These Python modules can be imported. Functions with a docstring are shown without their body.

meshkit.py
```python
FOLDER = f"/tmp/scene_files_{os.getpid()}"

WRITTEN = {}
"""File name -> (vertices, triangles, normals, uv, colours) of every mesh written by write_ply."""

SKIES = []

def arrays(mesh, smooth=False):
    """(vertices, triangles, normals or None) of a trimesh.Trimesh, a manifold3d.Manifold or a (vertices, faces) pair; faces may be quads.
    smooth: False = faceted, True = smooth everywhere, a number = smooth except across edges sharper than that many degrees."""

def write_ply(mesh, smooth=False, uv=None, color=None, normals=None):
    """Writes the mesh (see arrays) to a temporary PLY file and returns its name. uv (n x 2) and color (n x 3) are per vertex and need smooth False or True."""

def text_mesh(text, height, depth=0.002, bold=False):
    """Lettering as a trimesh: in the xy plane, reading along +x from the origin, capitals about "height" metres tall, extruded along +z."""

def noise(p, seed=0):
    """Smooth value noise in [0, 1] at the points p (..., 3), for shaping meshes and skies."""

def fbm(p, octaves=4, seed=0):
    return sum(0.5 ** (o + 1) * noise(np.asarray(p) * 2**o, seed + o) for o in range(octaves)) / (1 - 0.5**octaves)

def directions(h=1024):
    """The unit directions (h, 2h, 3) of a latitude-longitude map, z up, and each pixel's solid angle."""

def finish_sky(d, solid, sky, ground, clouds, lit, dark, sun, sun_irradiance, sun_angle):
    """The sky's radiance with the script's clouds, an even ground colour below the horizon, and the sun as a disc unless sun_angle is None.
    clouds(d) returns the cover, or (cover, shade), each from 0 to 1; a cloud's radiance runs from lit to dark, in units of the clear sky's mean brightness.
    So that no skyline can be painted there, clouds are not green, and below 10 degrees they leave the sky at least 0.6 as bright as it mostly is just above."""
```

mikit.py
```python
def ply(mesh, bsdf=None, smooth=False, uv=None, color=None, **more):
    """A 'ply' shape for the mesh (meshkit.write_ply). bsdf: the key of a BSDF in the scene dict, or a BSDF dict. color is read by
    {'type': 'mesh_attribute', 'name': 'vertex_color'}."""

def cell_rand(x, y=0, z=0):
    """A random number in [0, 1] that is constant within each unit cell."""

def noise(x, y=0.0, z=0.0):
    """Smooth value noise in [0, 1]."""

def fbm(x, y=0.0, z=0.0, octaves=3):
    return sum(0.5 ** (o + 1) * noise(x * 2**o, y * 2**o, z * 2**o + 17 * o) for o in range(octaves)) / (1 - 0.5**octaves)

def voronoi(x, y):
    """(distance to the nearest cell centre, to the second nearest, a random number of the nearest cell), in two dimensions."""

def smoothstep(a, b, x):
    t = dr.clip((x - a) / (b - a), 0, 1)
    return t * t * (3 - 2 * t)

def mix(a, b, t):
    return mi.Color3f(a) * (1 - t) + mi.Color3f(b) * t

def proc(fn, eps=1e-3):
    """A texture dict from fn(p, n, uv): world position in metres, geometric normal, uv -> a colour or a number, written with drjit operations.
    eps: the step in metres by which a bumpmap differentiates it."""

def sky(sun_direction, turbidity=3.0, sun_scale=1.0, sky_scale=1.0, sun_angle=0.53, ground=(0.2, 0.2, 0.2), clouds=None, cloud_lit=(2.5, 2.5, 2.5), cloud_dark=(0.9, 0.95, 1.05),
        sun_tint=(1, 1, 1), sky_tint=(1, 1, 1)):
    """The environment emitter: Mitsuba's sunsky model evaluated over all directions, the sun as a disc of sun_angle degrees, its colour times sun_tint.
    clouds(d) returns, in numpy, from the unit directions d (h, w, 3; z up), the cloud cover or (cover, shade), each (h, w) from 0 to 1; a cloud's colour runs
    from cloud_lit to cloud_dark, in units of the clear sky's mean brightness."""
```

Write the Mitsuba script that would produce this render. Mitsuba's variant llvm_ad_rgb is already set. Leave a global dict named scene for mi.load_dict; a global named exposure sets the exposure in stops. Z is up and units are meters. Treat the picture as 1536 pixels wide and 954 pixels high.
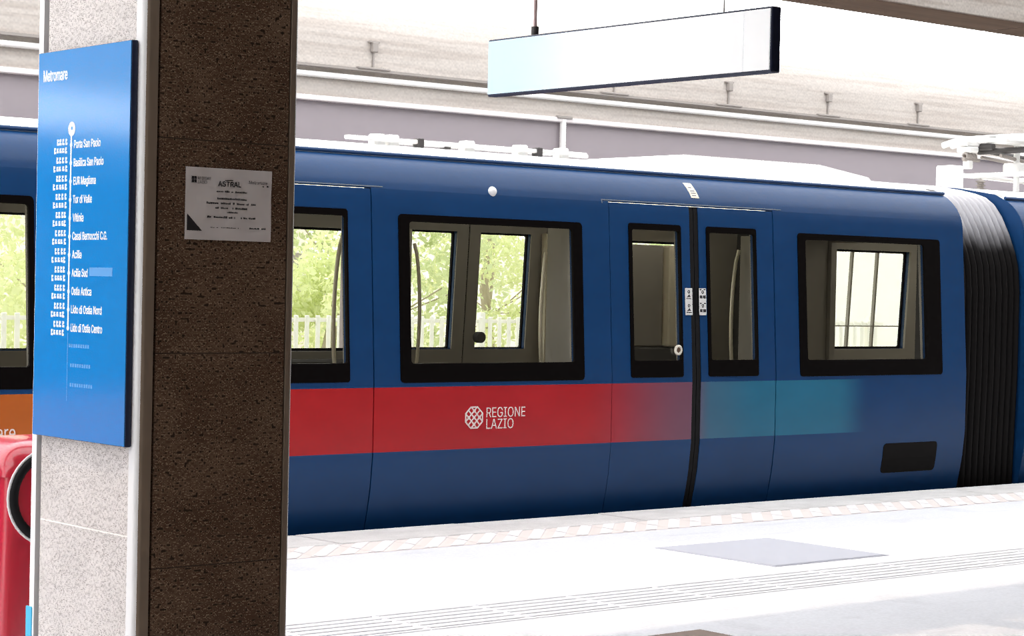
import math, random
import numpy as np, trimesh, manifold3d as m3
import drjit as dr
import mitsuba as mi
import mikit, meshkit
from mikit import noise, fbm, smoothstep, mix
from shapely.geometry import Polygon, box as sbox, Point, LineString
from shapely.ops import unary_union

rng = np.random.default_rng(7)
random.seed(7)
T = mi.ScalarTransform4f
scene, labels = {}, {}

# ------------------------------------------------------------------ camera, sky, sun, exposure
# x runs along the track, y from the camera to the train, z up; z = 0 is the platform
EYE = np.array([0, 0, 1.55])
FWD = np.array([0.64313632, 0.76560693, -0.01488949])
DOWN = np.array([0.00682203, -0.02517209, -0.99965986])
scene['camera'] = {
    'type': 'perspective', 'fov': 27.3937, 'fov_axis': 'x', 'near_clip': 0.05, 'far_clip': 2000.0,
    'to_world': T().look_at(origin=EYE.tolist(), target=(EYE + FWD).tolist(), up=(-DOWN).tolist()),
}
exposure = 3.62
SUN = (-0.25, 0.60, 0.77)


def haze(d):
    n = meshkit.fbm(d * np.array([3.0, 3.0, 6.0]) + 11, 4, 3)
    return 0.86 + 0.12 * n, 0.5 * n


scene['sky'] = mikit.sky(SUN, turbidity=4.0, sun_scale=0.07, sky_scale=1.0, ground=(0.25, 0.24, 0.22), clouds=haze,
                         cloud_lit=(2.3, 2.28, 2.25), cloud_dark=(1.7, 1.7, 1.7))


# ------------------------------------------------------------------ materials
def rgb(c):
    return {'type': 'rgb', 'value': list(c)} if not isinstance(c, dict) else c


def mat(name, color, rough=0.5, bump=None, **more):
    b = {'type': 'principled', 'base_color': rgb(color), 'roughness': rough, **more}
    if bump is not None:
        b = {'type': 'bumpmap', 'arbitrary': mikit.proc(bump[0], bump[1]), 'scale': bump[2], 'nested': b}
    scene[name] = {'type': 'twosided', 'bsdf': b}
    return name


def lerp3(stops, x):
    """colour ramp along x: stops = [(x, (r,g,b)), ...]"""
    c = mi.Color3f(stops[0][1])
    for (a, ca), (b, cb) in zip(stops, stops[1:]):
        c = mix(c, cb, smoothstep(a, b, x))
    return c


BLUE = (0.0042, 0.046, 0.15)


def livery(p, n, uv):
    band = lerp3([(5.6, (0.50, 0.12, 0.02)), (7.0, (0.44, 0.014, 0.018)), (9.7, (0.44, 0.014, 0.021)), (10.75, (0.19, 0.075, 0.12)),
                  (11.0, (0.045, 0.14, 0.23)), (11.5, (0.018, 0.15, 0.26)), (12.35, (0.018, 0.15, 0.26)), (12.75, BLUE)], p.x)
    on = smoothstep(0.471, 0.475, p.z) * (1 - smoothstep(0.885, 0.889, p.z))
    dirt = 0.9 + 0.2 * fbm(p.x * 3, p.y * 3, p.z * 5)
    return mix(BLUE, band, on) * dirt


def granite(p, n, uv):
    a = noise(p.x * 330, p.y * 330, p.z * 330)
    b = noise(p.x * 150 + 7, p.y * 150, p.z * 150)
    c = fbm(p.x * 9, p.y * 9, p.z * 9)
    v = mix((0.64, 0.60, 0.585), (0.46, 0.425, 0.41), smoothstep(0.45, 0.8, b))
    v = mix(v, (0.22, 0.19, 0.18), smoothstep(0.62, 0.85, a))
    return v * (0.88 + 0.24 * c)


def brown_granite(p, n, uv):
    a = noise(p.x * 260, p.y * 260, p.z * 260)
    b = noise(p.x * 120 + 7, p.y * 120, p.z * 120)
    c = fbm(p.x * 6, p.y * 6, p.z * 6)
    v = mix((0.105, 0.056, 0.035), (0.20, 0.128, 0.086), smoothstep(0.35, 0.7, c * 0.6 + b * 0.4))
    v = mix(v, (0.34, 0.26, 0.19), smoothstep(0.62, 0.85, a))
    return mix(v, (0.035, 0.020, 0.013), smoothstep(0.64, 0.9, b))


def board_concrete(p, n, uv):
    s = fbm(p.x * 1.1, p.y * 6, p.z * 26, octaves=4)
    f = noise(p.x * 60, p.y * 60, p.z * 60)
    w = fbm(p.x * 0.5, p.y, p.z * 2.2 + 3)
    return mix((0.49, 0.45, 0.415), (0.42, 0.375, 0.34), smoothstep(0.35, 0.75, s)) * (0.9 + 0.2 * f) * (0.9 + 0.2 * w)


def beam_concrete(p, n, uv):
    s = fbm(p.x * 2.2, p.y * 22, p.z * 22, octaves=4)
    f = noise(p.x * 70, p.y * 70, p.z * 70)
    c = mix((0.50, 0.46, 0.42), (0.38, 0.33, 0.29), smoothstep(0.3, 0.75, s)) * (0.88 + 0.24 * f)
    under_shade = 1 - smoothstep(3.500, 3.512, p.z)            # shade of the underside painted in as brown
    return mix(c, mi.Color3f(0.115, 0.072, 0.046) * (0.8 + 0.4 * s), under_shade)


def platform_col(p, n, uv):
    s = fbm(p.x * 1.6, p.y * 1.6, 0.0, octaves=4)
    f = noise(p.x * 90, p.y * 90)
    spot = smoothstep(0.80, 0.95, noise(p.x * 3.1 + 5, p.y * 7.7))
    return mix((0.69, 0.70, 0.74), (0.63, 0.64, 0.68), s) * (0.95 + 0.1 * f) * (1 - 0.06 * spot)


def stone_col(p, n, uv):
    s = fbm(p.x * 5, p.y * 9, 0.0, octaves=4)
    f = noise(p.x * 120, p.y * 120, p.z * 120)
    return mix((0.66, 0.65, 0.64), (0.52, 0.51, 0.50), s) * (0.92 + 0.16 * f)


def grass_col(p, n, uv):
    s = fbm(p.x * 0.8, p.y * 0.8)
    return mix((0.16, 0.20, 0.06), (0.30, 0.28, 0.16), s)


mat('body_paint', mikit.proc(livery), 0.36, specular=0.22, clearcoat=0.4, clearcoat_gloss=0.95)
mat('granite_stone', mikit.proc(granite), 0.45, specular=0.4)
mat('brown_granite', mikit.proc(brown_granite), 0.5, specular=0.3)
mat('grout_brown', (0.06, 0.04, 0.028), 0.8)
mat('grout_pale', (0.85, 0.83, 0.80), 0.8)
mat('concrete_boards', mikit.proc(board_concrete), 0.9)
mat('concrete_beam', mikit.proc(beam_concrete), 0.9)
mat('platform_paving', mikit.proc(platform_col), 0.7)
mat('edge_stone_mat', mikit.proc(stone_col), 0.8)
mat('grass_mat', mikit.proc(grass_col), 1.0)
mat('roof_white', (0.78, 0.78, 0.77), 0.4, clearcoat=0.4)
mat('equipment_white', (0.72, 0.72, 0.71), 0.5)
mat('door_rail_mat', (0.14, 0.17, 0.22), 0.5)
mat('black_rubber', (0.008, 0.008, 0.009), 0.6, specular=0.15)
mat('black_surround', (0.004, 0.003, 0.003), 0.35, specular=0.06)
mat('dark_metal', (0.05, 0.045, 0.045), 0.5)


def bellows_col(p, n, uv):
    d = smoothstep(1.92, 2.24, p.z + 0.10 * fbm(p.x * 9, p.y * 3, p.z * 5) - 0.05)     # sunlit top painted in, paler with height
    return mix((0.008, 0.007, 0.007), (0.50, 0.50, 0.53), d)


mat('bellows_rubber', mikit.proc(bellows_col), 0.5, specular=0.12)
mat('interior_grey', (0.36, 0.34, 0.30), 0.6)
mat('interior_beige', (0.84, 0.77, 0.60), 0.5)
mat('interior_dark', (0.10, 0.10, 0.10), 0.7)
mat('interior_floor', (0.16, 0.15, 0.14), 0.7)
mat('rail_yellow', (0.95, 0.89, 0.72), 0.30, metallic=0.6)
mat('rod_pink', (0.66, 0.50, 0.50), 0.5)
mat('brown_edge', (0.26, 0.205, 0.16), 0.35, specular=0.5)
mat('trim_aluminium', (0.72, 0.72, 0.73), 0.38, specular=0.6)
mat('gap_black', (0.02, 0.018, 0.017), 0.8)
mat('sign_blue', (0.003, 0.20, 0.56), 0.13, eta=2.0, clearcoat=1.0, clearcoat_gloss=0.97)
mat('sign_navy', (0.004, 0.010, 0.045), 0.4)
mat('sign_white', (0.85, 0.86, 0.88), 0.4)
mat('sign_faint', (0.10, 0.32, 0.68), 0.4)
mat('paper_white', (0.78, 0.75, 0.77), 0.7)
mat('ink_black', (0.02, 0.02, 0.025), 0.6)
mat('ink_grey', (0.13, 0.12, 0.13), 0.6)
mat('letter_white', (0.80, 0.69, 0.67), 0.4)
mat('sticker_white', (0.75, 0.75, 0.74), 0.5)
mat('plate_cream', (0.72, 0.68, 0.58), 0.45)
mat('lens_white', (0.85, 0.85, 0.85), 0.15, clearcoat=1.0)
mat('button_brown', (0.10, 0.055, 0.03), 0.4)
mat('bin_red', (0.50, 0.012, 0.035), 0.18, specular=0.6, clearcoat=1.0, clearcoat_gloss=0.95)
mat('fascia_grey', (0.33, 0.29, 0.31), 0.75)
mat('lip_white', (0.70, 0.66, 0.66), 0.6)
mat('conduit_grey', (0.30, 0.27, 0.25), 0.6)
mat('pipe_white', (0.85, 0.84, 0.83), 0.45)
mat('tactile_cream', (0.68, 0.63, 0.605), 0.8)
mat('tactile_white', (0.74, 0.72, 0.72), 0.8)
mat('guide_grey', (0.70, 0.71, 0.75), 0.8)
mat("hatch_grey", (0.42, 0.44, 0.51), 0.6)
mat('bench_stone', (0.22, 0.17, 0.15), 0.7)
mat('bench_leg', (0.06, 0.06, 0.10), 0.6)
mat('wall_dark', (0.20, 0.18, 0.16), 0.9)
mat('hall_floor', (0.36, 0.33, 0.31), 0.6)
mat('ceiling_dark', (0.32, 0.29, 0.26), 0.9)
mat('ballast', (0.13, 0.12, 0.11), 1.0)
mat('steel_rail', (0.25, 0.2, 0.17), 0.5)
mat('bark', (0.40, 0.35, 0.28), 0.9)
mat('house_wall', (0.86, 0.78, 0.74), 0.9)
mat('house_roof', (0.45, 0.25, 0.18), 0.9)
mat('fence_white', (0.78, 0.78, 0.76), 0.7)
mat('cyan_film', (0.03, 0.42, 0.70), 0.3)
for nm, c in (('leaf_green', (0.66, 0.73, 0.46)), ('leaf_light', (0.78, 0.83, 0.54))):
    scene[nm] = {'type': 'principledthin', 'base_color': rgb(c), 'roughness': 0.6, 'diff_trans': 0.9}
scene['pane_glass'] = {'type': 'thindielectric', 'int_ior': 1.5, 'specular_transmittance': rgb((0.95, 0.95, 0.91))}


def sign_glare(p, n, uv):
    return mix((0.88, 0.86, 0.86), (0.36, 0.62, 0.84), smoothstep(6.2, 7.2, p.y))  # reflected glare painted into the face, whiter towards one end


mat('sign_glare_mat', mikit.proc(sign_glare), 0.35, specular=0.5)


# ------------------------------------------------------------------ mesh helpers
def box(x0, x1, y0, y1, z0, z1):
    m = trimesh.creation.box(extents=(x1 - x0, y1 - y0, z1 - z0))
    m.apply_translation(((x0 + x1) / 2, (y0 + y1) / 2, (z0 + z1) / 2))
    return m


def rbox(x0, x1, y0, y1, z0, z1, c=0.01):
    """box with chamfered edges"""
    p = []
    for sx in (0, 1):
        for sy in (0, 1):
            for sz in (0, 1):
                v = np.array([(x0, x1)[sx], (y0, y1)[sy], (z0, z1)[sz]], float)
                s = np.array([1 - 2 * sx, 1 - 2 * sy, 1 - 2 * sz]) * c
                for k in range(3):
                    q = v + s
                    q[k] = v[k]
                    p.append(q)
    return trimesh.convex.convex_hull(np.array(p))


def cat(ms):
    return trimesh.util.concatenate(list(ms))


def tube(points, r, sides=10):
    p = np.asarray(points, float)
    t = np.gradient(p, axis=0)
    t /= np.linalg.norm(t, axis=1, keepdims=True)
    ref = np.array([0, 0, 1.0]) if abs(t[0][2]) < 0.9 else np.array([0, 1.0, 0])
    a = np.cross(t, ref)
    a /= np.linalg.norm(a, axis=1, keepdims=True)
    b = np.cross(t, a)
    ang = np.arange(sides) * 2 * np.pi / sides
    v = p[:, None] + r * (np.cos(ang)[None, :, None] * a[:, None] + np.sin(ang)[None, :, None] * b[:, None])
    n = len(p)
    f = []
    for i in range(n - 1):
        for j in range(sides):
            k = (j + 1) % sides
            f += [[i * sides + j, i * sides + k, (i + 1) * sides + k], [i * sides + j, (i + 1) * sides + k, (i + 1) * sides + j]]
    v = v.reshape(-1, 3)
    c0, c1 = len(v), len(v) + 1
    v = np.vstack([v, p[:1], p[-1:]])
    for j in range(sides):
        k = (j + 1) % sides
        f += [[c0, k, j], [c1, (n - 1) * sides + j, (n - 1) * sides + k]]
    m = trimesh.Trimesh(v, f, process=False)
    trimesh.repair.fix_normals(m)
    return m


def cyl(p0, p1, r, sides=16):
    return tube([p0, p1], r, sides)


def lathe(profile, axis_pt, axis='z', sections=24):
    m = trimesh.creation.revolve(np.asarray(profile, float), sections=sections)
    if axis == '-y':
        m.apply_transform(trimesh.transformations.rotation_matrix(math.pi / 2, [1, 0, 0]))
    if axis == '-x':
        m.apply_transform(trimesh.transformations.rotation_matrix(-math.pi / 2, [0, 1, 0]))
    m.apply_translation(axis_pt)
    return m


def extrude(poly, d):
    gs = getattr(poly, 'geoms', [poly])
    return cat([trimesh.creation.extrude_polygon(g, d, engine='earcut') for g in gs if g.area > 1e-9])


CANOPY_X, CANOPY_Y, CANOPY_EDGE = 3.0, 4.2, 7.3  # unseen canopy, corner cut away so daylight reaches the pillar


def extrude_z(pts, z0, z1):
    m = extrude(Polygon(pts), z1 - z0)
    m.apply_translation([0, 0, z0])
    return m


def to_man(m):
    m = m.copy()
    m.merge_vertices()
    return m3.Manifold(m3.Mesh(np.asarray(m.vertices, np.float32), np.asarray(m.faces, np.uint32)))


def from_man(m):
    k = m.to_mesh()
    return trimesh.Trimesh(np.asarray(k.vert_properties[:, :3], float), np.asarray(k.tri_verts), process=False)


def mbox(x0, x1, y0, y1, z0, z1):
    return m3.Manifold.cube((x1 - x0, y1 - y0, z1 - z0)).translate((x0, y0, z0))


def add(key, mesh, bsdf, smooth=False, **more):
    k, i = key, 0
    while k in scene:
        i += 1
        k = f'{key}_{i:03d}'
    scene[k] = mikit.ply(mesh, bsdf, smooth=smooth, **more)
    return k


def tag(key, label=None, category=None, group=None, kind=None):
    d = {}
    if label:
        d['label'] = label
    if category:
        d['category'] = category
    if group:
        d['group'] = group
    if kind:
        d['kind'] = kind
    labels[key] = d
    return key


def text(s, h, width=None, depth=0.0015, bold=False):
    m = meshkit.text_mesh(s, h, depth, bold)
    if width:
        b = m.bounds
        k = width / (b[1][0] - b[0][0])
        m.apply_scale([k, 1, 1])
    m.apply_translation([-m.bounds[0][0], 0, 0])
    return m


def face_y(m, x, y, z):
    """a flat mesh (right, up, out) put on a wall that faces -y"""
    v = m.vertices
    return trimesh.Trimesh(np.c_[x + v[:, 0], y - v[:, 2], z + v[:, 1]], m.faces, process=False)


def face_x(m, x, y, z):
    """a flat mesh (right, up, out) put on a wall that faces -x"""
    v = m.vertices
    return trimesh.Trimesh(np.c_[x - v[:, 2], y - v[:, 0], z + v[:, 1]], m.faces, process=False)


# ================================================================== THE SETTING
# ---- platform
EDGE = 10.66
add('floor', box(-30, 60, 5.2, 9.745, -0.30, 0.0), 'platform_paving')
tag('floor', kind='structure')
# bed under the edge stones and the tactile strip, recessed so that joints show
add('floor__bed', box(-30, 60, 9.745, EDGE - 0.03, -0.30, -0.006), 'edge_stone_mat')
add('floor__platform_wall', box(-30, 60, EDGE - 0.20, EDGE - 0.06, -1.1, -0.05), 'concrete_boards')
x = 1.0
while x < 24:
    L = 1.25
    add('floor__edge_stone', rbox(x + 0.005, x + L - 0.005, 10.165, EDGE, -0.06, 0.002 + 0.003 * rng.random(), 0.006), 'edge_stone_mat')
    x += L
x = 2.0
while x < 21:
    L = 0.4
    base = rbox(x + 0.003, x + L - 0.003, 9.75, 10.158, -0.04, 0.001, 0.003)
    k = add('floor__tactile_tile', base, 'tactile_cream')
    # diagonal raised ribs of lighter colour, two to a tile
    clip = sbox(x + 0.008, 9.756, x + L - 0.008, 10.152)
    bars = unary_union([LineString([(x - 0.5 + s, 9.65), (x + 0.1 + s, 10.25)]).buffer(0.036, cap_style=2) for s in np.arange(0, 1.0, 0.2)]).intersection(clip)
    r = extrude(bars, 0.004)
    r.apply_translation([0, 0, 0.001])
    add(k + '__rib', r, 'tactile_white')
    x += L
x = 1.0
while x < 16:
    k = add('floor__guide_tile', rbox(x + 0.003, x + 0.597, 7.42, 7.90, -0.02, 0.004, 0.003), 'guide_grey')
    ribs = cat([rbox(x + 0.02, x + 0.58, y, y + 0.035, 0.003, 0.0085, 0.003) for y in np.arange(7.45, 7.87, 0.078)])
    add(k + '__rib', ribs, 'guide_grey')
    x += 0.6

# ---- ground outside, track bed and rails
add('ground', box(-150, 220, EDGE - 0.1, 260, -1.5, -1.1), 'grass_mat')
tag('ground', kind='structure')
add('track_bed', box(-60, 90, EDGE - 0.05, 14.4, -1.12, -1.02), 'ballast')
tag('track_bed', kind='structure')
for y in (11.43, 12.87):
    k = add('track_bed__rail', cat([box(-60, 90, y - 0.035, y + 0.035, -0.93, -0.89), box(-60, 90, y - 0.012, y + 0.012, -1.0, -0.92), box(-60, 90, y - 0.07, y + 0.07, -1.03, -1.0)]), 'steel_rail')

# ---- unseen dark hall, end walls added to block light; canopy over the platform (open to the sky left of the pillar)
add('floor_hall', box(-12, 26, -4.2, 5.2, -0.30, 0.0), 'hall_floor')
tag('floor_hall', kind='structure')
add('wall_back', box(-12.2, 26, -4.4, -4.2, -0.3, 4.5), 'wall_dark')
tag('wall_back', kind='structure')
add('added_wall_left', box(-12.2, -12, -4.2, 5.4, -0.3, 4.5), 'wall_dark')  # unseen, added to keep daylight out of the hall
tag('added_wall_left', kind='structure')
add('added_wall_right', box(26, 26.2, -4.4, 7.3, -0.3, 4.5), 'wall_dark')  # unseen, added to close the hall against side light
tag('added_wall_right', kind='structure')
add('ceiling', extrude_z([(-12.2, -4.4), (60, -4.4), (60, CANOPY_EDGE), (CANOPY_X, CANOPY_EDGE), (CANOPY_X, CANOPY_Y), (-12.2, CANOPY_Y)], 4.20, 4.45), 'ceiling_dark')
tag('ceiling', kind='structure')

# ---- longitudinal edge beam above the platform, precast segments
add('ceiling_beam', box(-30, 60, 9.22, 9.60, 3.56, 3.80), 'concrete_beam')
tag('ceiling_beam', kind='structure')
x = -30 + 11.36 % 2.6
while x < 58:
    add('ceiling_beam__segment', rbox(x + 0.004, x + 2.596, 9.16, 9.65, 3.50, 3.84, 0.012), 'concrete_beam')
    x += 2.6
for x in np.arange(-20, 58, 7.84):
    add('ceiling_beam__bracket', cat([box(x - 0.08 + 3.4, x + 0.08 + 3.4, 7.1, 9.3, 4.0, 4.30), box(x - 0.08 + 3.4, x + 0.08 + 3.4, 9.16, 9.5, 3.84, 4.1)]), 'concrete_beam')

# ---- the far roof edge across the track: board-marked concrete beam, its rounded top in the sun
prof = [(14.56, 3.12), (14.56, 3.365), (14.50, 3.375), (14.50, 3.62)]
for a in np.linspace(0, 1, 15)[1:]:
    t = a * math.pi / 2
    prof.append((14.50 + 0.75 * (1 - math.cos(t)), 3.62 + 0.46 * math.sin(t)))
prof += [(16.0, 4.10), (16.0, 3.12)]
pg = extrude(Polygon(prof), 75.0)
v = pg.vertices
far = trimesh.Trimesh(np.c_[v[:, 2] - 15, v[:, 0], v[:, 1]], pg.faces, process=False)
add('far_concrete_beam', far, 'concrete_boards', smooth=35)
tag('far_concrete_beam', kind='structure')
add('far_concrete_beam__drip_ledge', box(-15, 60, 14.478, 14.52, 3.350, 3.372), 'conduit_grey')
add('far_concrete_beam__lip', rbox(2.9, 60, 14.535, 14.62, 3.072, 3.118, 0.006), 'lip_white')
add('wall_far', box(2.9, 60, 14.60, 14.72, 2.25, 3.085), 'fascia_grey')
tag('wall_far', kind='structure')
for x in (2.9, 10.55, 19.4, 29, 40, 52):
    add('wall_far__post', box(x, x + 0.16, 14.72, 14.88, -1.1, 3.13), 'fascia_grey')

# ================================================================== TRAIN
YC = 12.15
FILL_LAMP = (0.14, 0.13, 0.108)     # lamp strips added to lift the dim interior
PROF = [(-0.45, 10.95), (0.0, 10.87), (0.12, 10.843), (0.25, 10.82), (0.45, 10.80), (0.92, 10.80), (2.10, 10.872), (2.16, 10.882), (2.20, 10.896), (2.235, 10.914), (2.27, 10.938),
        (2.30, 10.964), (2.327, 10.992), (2.35, 11.022), (2.37, 11.054), (2.388, 11.092)]
PZ, PY = np.array([p[0] for p in PROF]), np.array([p[1] for p in PROF])


def ys(z):
    return np.interp(z, PZ, PY)


def on_side(m, far=False):
    """a mesh in (along, up, out) laid on the car's side"""
    v = m.vertices
    y = ys(v[:, 1]) - v[:, 2]
    if far:
        return trimesh.Trimesh(np.c_[v[:, 0], 2 * YC - y, v[:, 1]], m.faces[:, ::-1], process=False)
    return trimesh.Trimesh(np.c_[v[:, 0], y, v[:, 1]], m.faces, process=False)


def rrect(x0, x1, z0, z1, r):
    return sbox(x0 + r, z0 + r, x1 - r, z1 - r).buffer(r, quad_segs=5)


def plate(poly, d0, d1, far=False):
    a, _, b = poly.bounds[0], 0, poly.bounds[2]
    cuts = [-1.0] + [z for z in PZ if poly.bounds[1] < z < poly.bounds[3]] + [3.0]
    parts = [poly.intersection(sbox(a - 1, lo, b + 1, hi)) for lo, hi in zip(cuts, cuts[1:])]
    m = cat([extrude(q, d1 - d0) for q in parts if q.area > 1e-9])
    m.apply_translation([0, 0, d0])
    return on_side(m, far)


def wallsolid(off0, off1, x0, x1, z0=-0.45, z1=2.388, top=True):
    """the car's shell between two inward offsets, both sides (and roof opening left free), as a manifold"""
    zs = [z for z in PZ if z0 < z < z1]
    zs = [z0] + zs + [z1]
    o = [(ys(z) + off0, z) for z in zs] + [(ys(z) + off1, z) for z in zs[::-1]]
    out = []
    for s in (1, -1):
        pts = o if s == 1 else [(2 * YC - y, z) for y, z in o][::-1]
        cs = m3.CrossSection([np.array(pts)], m3.FillRule.NonZero)
        e = cs.extrude(x1 - x0)
        k = e.to_mesh()
        vv = np.asarray(k.vert_properties[:, :3])
        out.append(to_man(trimesh.Trimesh(np.c_[vv[:, 2] + x0, vv[:, 0], vv[:, 1]], np.asarray(k.tri_verts), process=False)))
    return out


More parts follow.
